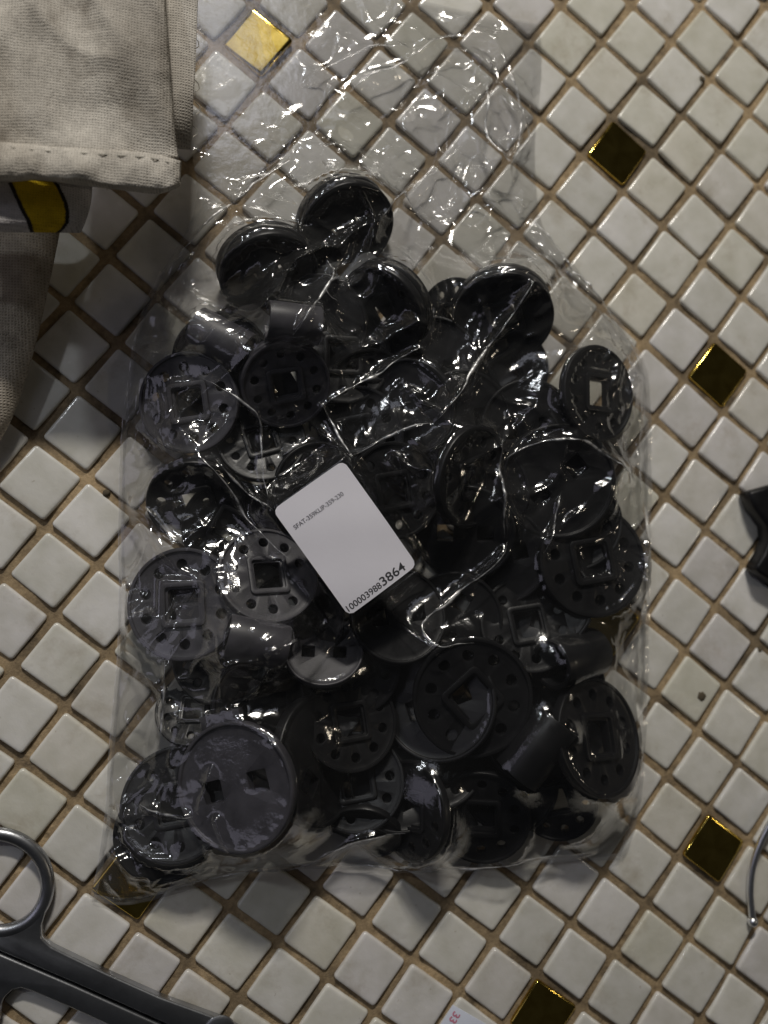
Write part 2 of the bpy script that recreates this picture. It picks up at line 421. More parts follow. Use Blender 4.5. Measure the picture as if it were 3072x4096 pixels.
def build_barrel():
    """split tube lying along local y beside the disc rim, with its neck plate"""
    bm = bmesh.new(); L = 10*MM; ro, ri = 7.4*MM, 5.9*MM; cx = R_D+6.4*MM; n = 40
    prof = []
    a0, a1 = math.radians(-60), math.radians(240)
    for k in range(n+1): a = a0+(a1-a0)*k/n; prof.append((cx+ro*math.cos(a), ro*math.sin(a)))
    for k in range(n, -1, -1): a = a0+(a1-a0)*k/n; prof.append((cx+ri*math.cos(a), ri*math.sin(a)))
    A = [bm.verts.new((x, -L, z)) for x, z in prof]; B = [bm.verts.new((x, L, z)) for x, z in prof]; m2 = len(prof)
    for k in range(m2): bm.faces.new((A[k], A[(k+1) % m2], B[(k+1) % m2], B[k]))
    for k in range(n):
        bm.faces.new((A[k+1], A[k], A[m2-1-k], A[m2-2-k])); bm.faces.new((B[k], B[k+1], B[m2-2-k], B[m2-1-k]))
    bmesh.ops.recalc_face_normals(bm, faces=bm.faces)
    m = evaluated(bm, [('bevel', 0.25*MM)]); m.materials.append(M_BLACK); sharp(m, 40); return m
def build_neck():
    bm = bmesh.new(); prism(bm, [(R_D-1.5*MM, -6.5*MM), (R_D+1.2*MM, -6.5*MM), (R_D+1.2*MM, 6.5*MM), (R_D-1.5*MM, 6.5*MM)], -1.6*MM, 1.2*MM)
    m = evaluated(bm, [('bevel', 0.3*MM)]); m.materials.append(M_BLACK); sharp(m, 40); return m
def build_tab():
    bm = bmesh.new(); prism(bm, [(R_D-1.2*MM, -6.2*MM), (R_D+2.6*MM, -6.2*MM), (R_D+2.6*MM, 6.2*MM), (R_D-1.2*MM, 6.2*MM)], -1.0*MM, 1.6*MM)
    m = evaluated(bm, [('bevel', 0.3*MM)]); m.materials.append(M_BLACK); sharp(m, 40); return m
ME = dict(pin=build_pin_disc(), plain=build_plain_disc(), frame=build_frame(), barrel=build_barrel(), neck=build_neck(), tab=build_tab())
CAMX = ROT @ Vector((1, 0, 0)); CAMY = ROT @ Vector((0, 1, 0))
CLIPS = []
def clip(x, y, z, ratio, phi, spin, kind, label, barrel=None, tab=None, closed=None, a=106):
    """x, y: centre (1659-wide photo px), z mm, ratio/phi: how the face leans away from the viewer"""
    if closed is None: closed = z >= 11
    c = atd(x, y, z*MM); v = (CAM-c).normalized(); th = math.acos(ratio); p = math.radians(phi)
    u = CAMX*math.cos(p)+CAMY*math.sin(p); u = (u-v*u.dot(v)).normalized()
    n = (v*math.cos(th)+u*math.sin(th)).normalized()
    sc_ = a*D/FPX*(ROT.transposed() @ (CAM-c)).z/R_D      # the clips come in two or three sizes
    xa = (CAMX-n*CAMX.dot(n)).normalized(); ya = n.cross(xa)
    e = empty('net_clip', c); tag(e, label, 'plastic clip', 'black plastic clips in the bag')
    B = Matrix((xa, ya, n)).transposed().to_4x4()
    def part(name, m, ang, parent=e, flip=False, dz=0):
        o = from_mesh(name, m, parent)
        q = Matrix.Rotation(math.radians(ang), 4, 'Z') @ Matrix.Scale(sc_, 4)
        if parent is e: o.matrix_local = B @ Matrix.Translation((0, 0, dz)) @ q @ (Matrix.Rotation(math.pi, 4, 'X') if flip else Matrix.Identity(4))
        return o
    e.location = c
    if kind == 'pin':
        d = part('pin_hole_disc', ME['pin'], spin); part('square_frame', ME['frame'], 0, d)
    else: d = part('two_hole_disc', ME['plain'], spin)
    if closed: part('back_disc', ME['plain' if kind == 'pin' else 'pin'], spin+20, e, True, -4.4*MM)
    if barrel is not None:
        b = part('hinge_barrel', ME['barrel'], barrel); part('neck_plate', ME['neck'], 0, b)
    if tab is not None: part('edge_tab', ME['tab'], tab)
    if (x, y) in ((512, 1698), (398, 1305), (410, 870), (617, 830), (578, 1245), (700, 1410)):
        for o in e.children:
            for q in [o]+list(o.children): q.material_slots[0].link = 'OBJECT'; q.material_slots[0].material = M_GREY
    CLIPS.append(e); return e
#     x     y    z  ratio phi  spin kind
clip(749, 492, 9, .82, -55, 20, 'plain', 'topmost black clip in the bag, tilted disc nearest the bag neck', a=106, closed=True)
clip(580, 592, 9, .78, -70, 10, 'plain', 'black disc clip at upper left, below left of the topmost clip', a=108, closed=True)
clip(410, 870, 10, .95, 160, 8, 'pin', 'black clip with pale shiny pin hole face at the left bag edge', barrel=62, a=110)
clip(617, 830, 17, .95, -60, 6, 'pin', 'black clip with big square hole, right of the pale shiny left clip', barrel=80, a=97)
clip(565, 952, 8, .92, 90, 20, 'pin', 'black clip half hidden under the square hole clip at upper left', a=95)
clip(828, 670, 11, .74, -140, 30, 'pin', 'very dark tilted clip between the topmost clip and the paper label', a=104)
clip(985, 688, 5, .90, 180, 0, 'pin', 'dark clip tucked under the left side of the upper right clip', a=86)
clip(1086, 686, 13, .88, -80, 20, 'pin', 'upper right black clip crossed by a bright diagonal film crease', a=109)
clip(1092, 802, 5, .92, 0, 30, 'pin', 'dark clip just below the upper right clip with golden glints', a=98)
clip(1288, 850, 17, .68, 12, 0, 'pin', 'steeply tilted clip alone at right with a white slot of tile showing', a=104, closed=False)
clip(1015, 1030, 17, .62, -12, 10, 'pin', 'tilted clip with square hole to the right of the paper label', a=112, closed=False)
clip(1205, 1040, 13, .97, 0, 40, 'plain', 'clip under the broad grey glare of film at right', a=124)
clip(1276, 1212, 11, .90, 10, 10, 'pin', 'black clip at the right bag edge with rows of small slots', a=122)
clip(1005, 1150, 8, .95, -90, 0, 'plain', 'clip with pale crescent reflection at the lower right of the paper label', a=108)
clip(398, 1305, 12, .96, 175, 4, 'pin', 'round clip with square hole at the left edge, left of the paper label', a=122)
clip(578, 1245, 14, .90, 60, 12, 'pin', 'clip with pin holes between the left edge clip and the paper label', barrel=-95, a=110, closed=False)
clip(700, 1410, 9, .85, 90, 0, 'plain', 'small grey faced clip just below the paper label', a=85)
clip(1020, 1505, 15, .97, -60, 42, 'pin', 'large dark clip with square hole at lower centre right', barrel=-38, a=130, closed=False)
clip(948, 1515, 8, .97, 180, 20, 'plain', 'dark clip under the left side of the lower centre clip', a=128)
clip(1287, 1592, 16, .66, 5, 5, 'pin', 'black clip at lower right edge with bright tile in its square hole', barrel=108, a=127, closed=False)
clip(512, 1698, 21, .86, 205, 16, 'plain', 'smooth grey clip with two square holes at lower left', tab=105, a=140, closed=False)
clip(382, 1738, 7, .96, 180, 10, 'pin', 'clip partly covered by the smooth two hole clip at lower left', a=122)
clip(352, 1800, 4, .95, -120, 10, 'plain', 'lowest left clip at the bag corner', a=104)
clip(682, 1642, 10, .62, 0, 60, 'plain', 'dark tilted clip to the right of the smooth two hole clip', a=140, closed=False)
clip(420, 1532, 5, .90, 120, 0, 'pin', 'dark clip above the smooth two hole clip at the left bag edge', a=84)
clip(893, 1750, 9, .68, -170, 0, 'pin', 'dark clip at the bottom of the bag, left of its neighbour', a=106)
clip(1040, 1763, 8, .88, -90, 0, 'pin', 'bottom centre dark clip along the lower bag seam', a=106)
clip(1200, 1728, 9, .90, -100, 20, 'pin', 'bottom right dark clip beside the lower right edge clip', a=90)
clip(790, 1795, 4, .60, -100, 0, 'plain', 'thin bluish clip edge at the bottom of the bag', a=80)
for (x, y, z, r, ph, sp, k, lb) in (
    (740, 770, 5, .95, 60, 0, 'pin', 'hidden dark clip under the very dark tilted clip'),
    (885, 880, 8, .93, 200, 20, 'plain', 'dark clip above the paper label under a fan of creases'),
    (690, 1060, 8, .95, 0, 10, 'plain', 'dark clip under the upper left corner of the paper label'),
    (850, 1060, 10, .95, 0, 10, 'pin', 'dark clip under the upper right edge of the paper label'),
    (860, 1330, 8, .95, 40, 10, 'plain', 'dark clip just below the lower right corner of the paper label'),
    (1140, 1350, 7, .95, 40, 10, 'pin', 'dark clip between the right edge clip and the lower centre clip'),
    (425, 1085, 5, .85, -100, 10, 'pin', 'dark clip under crumpled film at the left, between the two round edge clips'),
    (755, 1560, 7, .95, 10, 10, 'pin', 'dark clip in the middle of the lower pile'),
    (1150, 1590, 6, .95, 10, 10, 'plain', 'dark clip under the diagonal barrel at lower right'),
    (1000, 905, 7, .95, 10, 10, 'plain', 'dark clip under the lower end of the bright diagonal crease'),
    (1140, 925, 7, .95, 10, 10, 'plain', 'dark clip left of the lone tilted right clip'),
    (560, 1520, 6, .95, 10, 10, 'plain', 'dark clip directly above the smooth two hole clip')):
    clip(x, y, z, r, ph, sp, k, lb)
DEEP = ((800, 860, 'under the fan of creases above the paper label'), (640, 1130, 'under the left corner of the paper label'), (1110, 960, 'below the golden glints at upper right'),
    (1175, 1300, 'below left of the slotted clip at the right edge'), (770, 1690, 'right of the dark tilted lower clip'), (640, 1340, 'under the small grey faced clip'),
    (500, 1140, 'in the gap between the two left pin hole clips'), (900, 970, 'at the upper right corner of the paper label'), (1100, 1690, 'under the lower end of the diagonal barrel'),
    (610, 1580, 'at the upper right rim of the smooth two hole clip'), (940, 1640, 'under the lower rim of the large lower centre clip'), (1235, 1130, 'between the glare covered clip and the slotted right clip'),
    (480, 780, 'under the leftmost barrel'), (690, 700, 'under the barrel beside the upper left disc'), (1040, 1060, 'under the tilted clip right of the paper label'),
    (1080, 1200, 'under the zigzag crease right of the paper label'), (760, 1440, 'below the bottom corner of the paper label'), (980, 1340, 'at the upper rim of the large lower centre clip'),
    (1200, 1480, 'under the barrel of the lower right edge clip'), (860, 1690, 'above the left bottom seam clip'), (480, 1420, 'under the barrel below the left pin hole clips'),
    (930, 790, 'left of the lower end of the bright diagonal crease'), (770, 940, 'just above the top corner of the paper label'))
for k, (x, y, lb) in enumerate(DEEP):
    clip(x, y, 3.2, .985, 40*k, 25*k, 'plain' if k % 2 else 'pin', 'deep dark clip '+lb, closed=False)

# ------------------------------------------------------------------ the bag: height of the pile, then film stretched over it
bpy.context.view_layer.update()
bv = []; bf = []
for o in bpy.data.objects:
    if o.type == 'MESH' and o.name.split('.')[0] in ('pin_hole_disc', 'two_hole_disc', 'back_disc', 'hinge_barrel', 'square_frame', 'edge_tab'):
        b = len(bv); mw = o.matrix_world; bv += [mw @ v.co for v in o.data.vertices]; bf += [tuple(b+i for i in p.vertices) for p in o.data.polygons]
tree = BVHTree.FromPolygons(bv, bf)
S = 1.4*MM
x0, y0, x1, y1 = -0.15, -0.21, 0.15, 0.26
cx = np.arange(x0, x1, S); cy = np.arange(y0, y1, S)
HF = np.zeros((len(cy), len(cx)))
dn = Vector((0, 0, -1))
for j, yy in enumerate(cy):
    for i, xx in enumerate(cx):
        h = tree.ray_cast(Vector((xx, yy, 0.2)), dn)
        if h[0] is not None: HF[j, i] = h[0].z
EDGE_L = [(790, -150), (778, 120), (772, 330), (764, 560), (785, 740), (765, 880), (650, 1085), (560, 1300), (525, 1500), (495, 1750), (485, 2100), (487, 2350), (478, 2650), (455, 2900), (440, 3100), (432, 3250), (400, 3470), (372, 3590)]
EDGE_R = [(2160, 98), (2166, 300), (2140, 600), (2172, 900), (2290, 1050), (2430, 1240), (2540, 1400), (2585, 1560), (2592, 1950), (2585, 2400), (2575, 2800), (2560, 3100), (2530, 3300), (2480, 3425)]
EDGE_T = [(790, -150), (1200, -110), (1600, -20), (1850, 40), (2160, 98)]
EDGE_B = [(372, 3590), (520, 3605), (700, 3560), (950, 3490), (1250, 3462), (1800, 3480), (2100, 3445), (2480, 3425)]
def resample(pts, n):
    P = np.array([tuple(at(px, py, 0.8*MM))[:2] for px, py in catmull(pts, 12)])
    d = np.r_[0, np.cumsum(np.linalg.norm(np.diff(P, axis=0), axis=1))]; t = np.linspace(0, d[-1], n)
    return np.c_[np.interp(t, d, P[:, 0]), np.interp(t, d, P[:, 1])]
def coons(NU, NV):
    Lf, Rt = resample(EDGE_L, NV), resample(EDGE_R, NV); Tp, Bt = resample(EDGE_T, NU), resample(EDGE_B, NU)
    u = np.linspace(0, 1, NU)[None, :, None]; v = np.linspace(0, 1, NV)[:, None, None]
    return ((1-u)*Lf[:, None]+u*Rt[:, None]+(1-v)*Tp[None]+v*Bt[None]
            - ((1-u)*(1-v)*Tp[0]+u*(1-v)*Tp[-1]+(1-u)*v*Bt[0]+u*v*Bt[-1]))
NU, NV = 340, 640
P2 = coons(NU, NV); X = P2[..., 0]; Y = P2[..., 1]
def sample(F, X, Y):
    u = np.clip((X-x0)/S, 0, F.shape[1]-1.001); v = np.clip((Y-y0)/S, 0, F.shape[0]-1.001)
    i = u.astype(int); j = v.astype(int); fu = u-i; fv = v-j
    return (F[j, i]*(1-fu)+F[j, i+1]*fu)*(1-fv)+(F[j+1, i]*(1-fu)+F[j+1, i+1]*fu)*fv
# the inside of the outline on the coarse grid
def inside(px, py, poly):
    r = np.zeros(px.shape, bool); n = len(poly)
    for k in range(n):
        (xa, ya), (xb, yb) = poly[k], poly[(k+1) % n]
        c = ((ya > py) != (yb > py)) & (px < (xb-xa)*(py-ya)/(yb-ya+1e-12)+xa); r ^= c
    return r
outl = np.vstack([resample(EDGE_T, 40), resample(EDGE_R, 80), resample(EDGE_B, 40)[::-1], resample(EDGE_L, 80)[::-1]])
CX, CY = np.meshgrid(cx, cy)
IN = inside(CX, CY, outl)
OB = np.where(IN, HF+0.5*MM, 0.8*MM)
# dilate the obstacle a little so that the film clears rims
dil = OB.copy()
for dj in (-1, 0, 1):
    for di in (-1, 0, 1): dil = np.maximum(dil, np.roll(np.roll(OB, dj, 0), di, 1))
OB = np.where(IN, dil, 0.8*MM)
Zc = OB.copy()
for it in range(260):
    avg = 0.25*(np.roll(Zc, 1, 0)+np.roll(Zc, -1, 0)+np.roll(Zc, 1, 1)+np.roll(Zc, -1, 1))-0.012*MM
    Zc = np.where(IN, np.maximum(avg, OB), 0.8*MM)
Z = sample(Zc, X, Y)
OBF = sample(OB, X, Y)
u = np.linspace(0, 1, NU)[None, :]; v = np.linspace(0, 1, NV)[:, None]
edge = np.minimum(np.minimum(u, 1-u)*0.19, np.minimum(v, 1-v)*0.36)   # about metres to the nearest edge
ef = np.clip(edge/(7*MM), 0, 1); ef = ef*ef*(3-2*ef)
# where the film is slack: neck, left edge, right shoulder
def blob(px, py, rx, ry):
    c = at(px, py, 8*MM); return np.exp(-(((X-c.x)/rx)**2+((Y-c.y)/ry)**2))
slack = 0.26+0.22*vnoise(X, Y, 61, .03)+1.05*blob(1960, 650, .034, .075)+0.40*blob(1350, 450, .06, .05)+0.9*blob(800, 1000, .022, .035)+1.0*blob(640, 1950, .02, .05)+0.8*blob(640, 3250, .035, .05)+1.2*blob(1290, 1150, .018, .03)
slack += 0.45*blob(1500, 1650, .03, .025)+1.0*blob(2400, 1300, .022, .05)+0.6*blob(2520, 2300, .010, .09)+0.45*blob(2150, 2000, .03, .03)+0.6*blob(900, 2700, .03, .03)-0.22*blob(2050, 3000, .06, .06)+0.5*blob(480, 2700, .012, .12)-0.9*blob(950, 3150, .022, .025)-0.7*blob(1008, 183, .018, .018)
slack = np.clip(slack, 0.03, 1.6)
wx = X+0.006*vnoise(X, Y, 11, .022)+0.002*vnoise(X, Y, 12, .008); wy = Y+0.006*vnoise(X, Y, 13, .022)+0.002*vnoise(X, Y, 14, .008)
def ridge(wl, seed, ang=0, st=1.0):
    a = math.radians(ang); p = wx*math.cos(a)+wy*math.sin(a); q = -wx*math.sin(a)+wy*math.cos(a)
    return 1-np.abs(vnoise(p/st, q*st, seed, wl))*2
big = 2.6*ridge(.032, 21, 35, 1.7)+1.6*ridge(.018, 22, -40, 1.7)
fine = 0.75*ridge(.0100, 23, 70, 1.6)+0.26*ridge(.0052, 24, 20, 1.3)
Z = Z+((big-big.mean())*slack+(fine-fine.mean())*np.minimum(slack**1.7*1.1, 1.4))*MM*1.2*(0.25+0.75*ef)

# folds seen one by one: a sharp crest along a polyline
FOLDS = []
def crease(pts, amp, w, zref=18):
    global Z
    P = np.array([tuple(atd(px, py, zref*MM))[:2] for px, py in catmull(pts, 6)])
    FOLDS.append((P, amp))
    mg = 7*w*MM; lo = P.min(0)-mg; hi = P.max(0)+mg
    idx = np.nonzero((X > lo[0]) & (X < hi[0]) & (Y > lo[1]) & (Y < hi[1])); xs = X[idx]; ys = Y[idx]
    best = np.full(xs.shape, 1e9); tt = np.zeros(xs.shape); n = len(P)-1
    for k in range(n):
        a, b = P[k], P[k+1]; d = b-a; L = d@d+1e-15
        t = np.clip(((xs-a[0])*d[0]+(ys-a[1])*d[1])/L, 0, 1); q = np.hypot(xs-a[0]-t*d[0], ys-a[1]-t*d[1])
        m = q < best; best = np.where(m, q, best); tt = np.where(m, (k+t)/n, tt)
    taper = np.clip(np.minimum(tt, 1-tt)*6, 0.15, 1)
    Z[idx] += 1.4*amp*MM*taper*np.exp(-best/(w*MM))*(0.3+0.7*ef[idx])
for pts, amp, w, zr in (
    ([(1140, 610), (1110, 670), (1040, 770), (985, 850), (930, 920)], 3.2, 2.6, 20),
    ([(695, 875), (780, 825), (880, 765), (925, 745)], 3.0, 3.0, 20), ([(755, 985), (725, 920), (690, 860)], 2.4, 2.0, 20), ([(755, 985), (738, 900)], 1.8, 1.5, 20), ([(755, 985), (645, 880)], 2.2, 2.0, 20),
    ([(440, 815), (520, 870), (560, 910), (570, 1000), (575, 1080)], 2.4, 2.0, 18), ([(560, 910), (650, 880)], 1.8, 1.6, 20),
    ([(465, 990), (530, 1060), (590, 1110)], 2.4, 2.2, 16), ([(755, 985), (850, 940), (930, 915)], 2.4, 2.4, 20),
    ([(855, 975), (865, 1000), (920, 1025)], 2.0, 1.8, 20), ([(852, 980), (880, 1050)], 1.8, 1.6, 20),
    ([(1080, 940), (1085, 1060), (1100, 1170)], 2.6, 2.4, 20), ([(1085, 1000), (1150, 962), (1220, 955), (1300, 985), (1390, 1045)], 3.2, 3.0, 18),
    ([(1100, 1170), (1080, 1210), (985, 1290), (915, 1350), (950, 1395), (1020, 1385)], 3.0, 2.6, 18), ([(1215, 1060), (1200, 1130), (1180, 1195)], 2.6, 2.2, 16),
    ([(430, 990), (500, 1060), (540, 1130), (620, 1210)], 2.6, 2.2, 14), ([(690, 1330), (620, 1380), (560, 1400)], 2.0, 2.0, 16),
    ([(830, 1290), (870, 1350), (960, 1420)], 2.0, 2.0, 18), ([(740, 1300), (700, 1350), (640, 1380)], 1.8, 1.6, 18), ([(560, 1120), (620, 1100)], 2, 2, 18),
    ([(590, 1110), (560, 1160), (530, 1200), (600, 1215), (640, 1190)], 2.0, 1.8, 18),
    ([(362, 1420), (355, 1500), (345, 1600)], 2.6, 2.0, 10), ([(470, 1440), (500, 1420), (570, 1415)], 2.2, 2.0, 14), ([(478, 1440), (480, 1510)], 2.0, 1.6, 12),
    ([(1060, 120), (1045, 240), (1048, 310), (1110, 385)], 4.2, 2.6, 4), ([(1085, 130), (1120, 240), (1110, 330), (1085, 380)], 3.6, 2.4, 4),
    ([(740, 220), (800, 170), (860, 150), (960, 80), (1060, 95)], 3.0, 2.4, 3), ([(1000, 310), (940, 370), (880, 420), (800, 520)], 3.0, 3.0, 4), ([(640, 180), (720, 140), (800, 110), (900, 105)], 2.4, 2.0, 3),
    ([(340, 600), (430, 520), (560, 400), (640, 340)], 3.4, 2.6, 4), ([(450, 470), (500, 440), (520, 395), (580, 380)], 2.2, 2.0, 3),
    ([(700, 560), (720, 600), (690, 650), (660, 700), (625, 750)], 3.0, 2.0, 18), ([(740, 600), (700, 640), (730, 660)], 2.4, 1.8, 18), ([(700, 410), (690, 350), (720, 320), (760, 330)], 2.2, 1.8, 3),
    ([(1100, 400), (1160, 480), (1240, 600), (1330, 690), (1388, 800)], 3.0, 2.6, 4), ([(760, 420), (800, 480), (790, 560)], 2.0, 1.8, 14), ([(820, 470), (800, 540)], 1.8, 1.6, 14),
    ([(300, 1740), (345, 1755), (420, 1750)], 2.4, 2.0, 12), ([(440, 1700), (430, 1750), (460, 1640)], 2.0, 1.6, 18), ([(460, 1750), (480, 1800), (500, 1830)], 1.6, 1.6, 18),
    ([(390, 1918), (520, 1880), (650, 1868), (760, 1795), (860, 1778)], 3.0, 3.0, 5), ([(700, 1872), (950, 1868), (1130, 1845), (1300, 1840)], 2.4, 2.0, 3),
    ([(262, 1000), (250, 1250), (262, 1420), (240, 1660)], 2.0, 1.8, 2), ([(1372, 850), (1370, 1200), (1368, 1500)], 1.6, 1.6, 2), ([(232, 1660), (265, 1760), (285, 1740)], 2.2, 1.6, 3)):
    crease(pts, amp, w, zr)
Z = np.maximum(Z, OBF*ef+0.3*MM)
Z = np.maximum(Z, 0.7*MM)
# the label lies flat and pulls the film with it
LZ = 27.5*MM
LC = [at(*q, LZ) for q in ((1364, 1842), (1679, 2258), (1394, 2462), (1092, 2043))]   # top, right, bottom, left
la = ((LC[1]-LC[0])+(LC[2]-LC[3]))*0.5; lb = ((LC[0]-LC[3])+(LC[1]-LC[2]))*0.5
lc = (LC[0]+LC[1]+LC[2]+LC[3])/4
lx = lb.normalized(); ly = (-la-lx*(-la).dot(lx)).normalized(); LWD, LHT = lb.length, la.length
U = ((X-lc.x)*lx.x+(Y-lc.y)*lx.y); V = ((X-lc.x)*ly.x+(Y-lc.y)*ly.y)
dout = np.hypot(np.maximum(np.abs(U)-LWD/2, 0), np.maximum(np.abs(V)-LHT/2, 0))
wl = np.clip(dout/(9*MM), 0, 1); wl = wl*wl*(3-2*wl)
Z = np.where(wl < 1, Z*wl+(LZ-0.5*MM)*(1-wl), Z)
def grid_faces(nu, nv, flip=False):
    f = [(j*nu+i, (j+1)*nu+i, (j+1)*nu+i+1, j*nu+i+1) for j in range(nv-1) for i in range(nu-1)]
    return f
bag = empty('plastic_bag', (0.0, 0.0, 0.0))
tag(bag, 'clear crumpled plastic bag full of black clips lying on the mosaic tiles', 'plastic bag')
fm = mesh_obj('front_film', np.stack([X, Y, Z], -1).reshape(-1, 3), grid_faces(NU, NV), M_FILM, bag)
ca = fm.data.attributes.new('crumple', 'FLOAT', 'POINT'); ca.data.foreach_set('value', np.clip((slack-0.35)/1.0, 0, 1).astype(np.float32).ravel())
Pb = coons(90, 160); Zb = np.full(Pb.shape[:2], 0.35*MM)+0.15*MM*vnoise(Pb[..., 0], Pb[..., 1], 31, .012)
mesh_obj('back_film', np.stack([Pb[..., 0], Pb[..., 1], Zb], -1).reshape(-1, 3), grid_faces(90, 160), M_FILM2, bag)
# sharpest folds: ridges of whitened doubled film, glint of light put into the colour
from mathutils.kdtree import KDTree
kd = KDTree(NU*NV//4)
XX = X[::2, ::2].ravel(); YY = Y[::2, ::2].ravel(); ZZ = Z[::2, ::2].ravel()
for k in range(len(XX)): kd.insert((XX[k], YY[k], 0), k)
kd.balance()
frnd = random.Random(12)
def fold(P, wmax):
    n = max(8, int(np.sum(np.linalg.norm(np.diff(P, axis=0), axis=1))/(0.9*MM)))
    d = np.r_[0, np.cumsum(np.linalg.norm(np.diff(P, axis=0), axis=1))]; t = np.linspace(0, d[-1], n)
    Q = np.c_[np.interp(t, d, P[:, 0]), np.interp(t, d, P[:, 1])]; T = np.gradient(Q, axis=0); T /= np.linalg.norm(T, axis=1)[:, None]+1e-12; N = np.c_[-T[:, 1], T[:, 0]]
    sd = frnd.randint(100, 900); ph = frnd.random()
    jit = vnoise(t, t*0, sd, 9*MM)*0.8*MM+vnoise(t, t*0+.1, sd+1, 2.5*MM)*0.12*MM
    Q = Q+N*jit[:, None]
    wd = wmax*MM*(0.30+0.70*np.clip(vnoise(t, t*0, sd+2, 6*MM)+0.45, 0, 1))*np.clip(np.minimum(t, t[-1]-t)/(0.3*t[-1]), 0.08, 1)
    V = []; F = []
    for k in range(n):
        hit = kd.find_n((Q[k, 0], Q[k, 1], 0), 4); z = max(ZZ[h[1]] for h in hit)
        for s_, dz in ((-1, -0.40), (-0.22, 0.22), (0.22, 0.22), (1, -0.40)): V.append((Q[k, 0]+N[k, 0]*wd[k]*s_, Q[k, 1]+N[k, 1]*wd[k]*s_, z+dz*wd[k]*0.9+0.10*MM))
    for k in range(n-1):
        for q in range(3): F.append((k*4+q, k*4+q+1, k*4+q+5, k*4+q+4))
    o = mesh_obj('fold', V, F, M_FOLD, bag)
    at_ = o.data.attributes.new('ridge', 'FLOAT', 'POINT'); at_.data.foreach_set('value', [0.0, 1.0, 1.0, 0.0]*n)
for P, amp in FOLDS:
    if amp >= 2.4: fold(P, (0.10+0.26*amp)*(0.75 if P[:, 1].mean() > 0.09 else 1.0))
# welded seams: thin strips on the long right side and the bottom
def seam(pts, w, name='seam'):
    P = resample(pts, 160); T = np.gradient(P, axis=0); T /= np.linalg.norm(T, axis=1)[:, None]; N = np.c_[-T[:, 1], T[:, 0]]
    V = []; F = []
    for k in range(len(P)):
        zz = 0.9*MM+0.35*MM*math.sin(k*0.37)+0.2*MM*math.sin(k*1.3)
        for s, dz in ((-w, 0.15*MM), (-w*.3, 0.5*MM), (w*.4, 0.1*MM), (w, -0.1*MM)): V.append((P[k, 0]+N[k, 0]*s, P[k, 1]+N[k, 1]*s, zz+dz))
    for k in range(len(P)-1):
        for q in range(3): F.append((k*4+q, k*4+q+1, k*4+q+5, k*4+q+4))
    return mesh_obj(name, V, F, M_SEAM, bag)
seam(EDGE_R[5:], 1.6*MM); seam(EDGE_B, 1.2*MM); seam(EDGE_L[6:], 1.0*MM)
# ------------------------------------------------------------------ the label on the bag, with its print
LM = Matrix((lx, ly, Vector((0, 0, 1)))).transposed().to_4x4(); LM.translation = lc
def on_label(name, verts, faces, mat, parent, dz):
    o = mesh_obj(name, [LM @ Vector((x, y, dz)) for x, y in verts], faces, mat, parent, False); return o
bm = bmesh.new(); rr = 2.4*MM
pts = []
for k, (sx, sy) in enumerate(((1, 1), (-1, 1), (-1, -1), (1, -1))):
    for i in range(9):
        a = math.radians(90*k+90*i/8); pts.append((sx*(LWD/2-rr)+rr*math.cos(a), sy*(LHT/2-rr)+rr*math.sin(a)))
LT = 0.14*MM
vs0 = []
for zz in (0, LT): vs0.append([[bm.verts.new((0, 0, zz)) for i in range(17)] for j in range(25)])
def lab_xy(i, j):
    uu, vv_ = -1+2*i/16, -1+2*j/24; x, y = uu*LWD/2, vv_*LHT/2
    ax, ay = abs(x)-(LWD/2-rr), abs(y)-(LHT/2-rr)
    if ax > 0 and ay > 0:
        m_ = max(ax, ay); h_ = math.hypot(ax, ay); k_ = m_/h_; ax *= k_; ay *= k_
        x = math.copysign(LWD/2-rr+ax, x); y = math.copysign(LHT/2-rr+ay, y)
    return x, y
for q in vs0:
    for j in range(25):
        for i in range(17): q[j][i].co.x, q[j][i].co.y = lab_xy(i, j)
for j in range(24):
    for i in range(16):
        bm.faces.new((vs0[1][j][i], vs0[1][j][i+1], vs0[1][j+1][i+1], vs0[1][j+1][i])); bm.faces.new((vs0[0][j][i], vs0[0][j+1][i], vs0[0][j+1][i+1], vs0[0][j][i+1]))
rim = [(0, i) for i in range(17)]+[(j, 16) for j in range(1, 25)]+[(24, i) for i in range(15, -1, -1)]+[(j, 0) for j in range(23, 0, -1)]
for (j, i), (j2, i2) in zip(rim, rim[1:]+rim[:1]): bm.faces.new((vs0[0][j][i], vs0[0][j2][i2], vs0[1][j2][i2], vs0[1][j][i]))
def bend(m):
    for v in m.vertices:
        x, y = v.co.x/(LWD/2), v.co.y/(LHT/2)
        v.co.z += (0.55*(1-x*x)-0.5*y*y+0.22*x*y+0.12*math.sin(5*y+2*x))*MM
m = bpy.data.meshes.new('paper_label'); bm.to_mesh(m); bm.free(); m.materials.append(M_PAPER); bend(m); sharp(m, 40); m.transform(LM)
label = from_mesh('paper_label', m, bag); label['label'] = 'white rounded paper sticker printed with a long number'
def text_mesh(s, size, bold=0.0, sx=1.0):
    c = bpy.data.curves.new('t', 'FONT'); c.body = s; c.size = size; c.align_x = 'LEFT'; c.offset = bold
    o = bpy.data.objects.new('t', c); COL.objects.link(o); dg = bpy.context.evaluated_depsgraph_get(); dg.update()
    m = bpy.data.meshes.new_from_object(o.evaluated_get(dg)); bpy.data.objects.remove(o)
    xs = [v.co.x for v in m.vertices]; m.transform(Matrix.Scale(sx, 4, (1, 0, 0)))
    return m, min(xs)*sx, max(xs)*sx
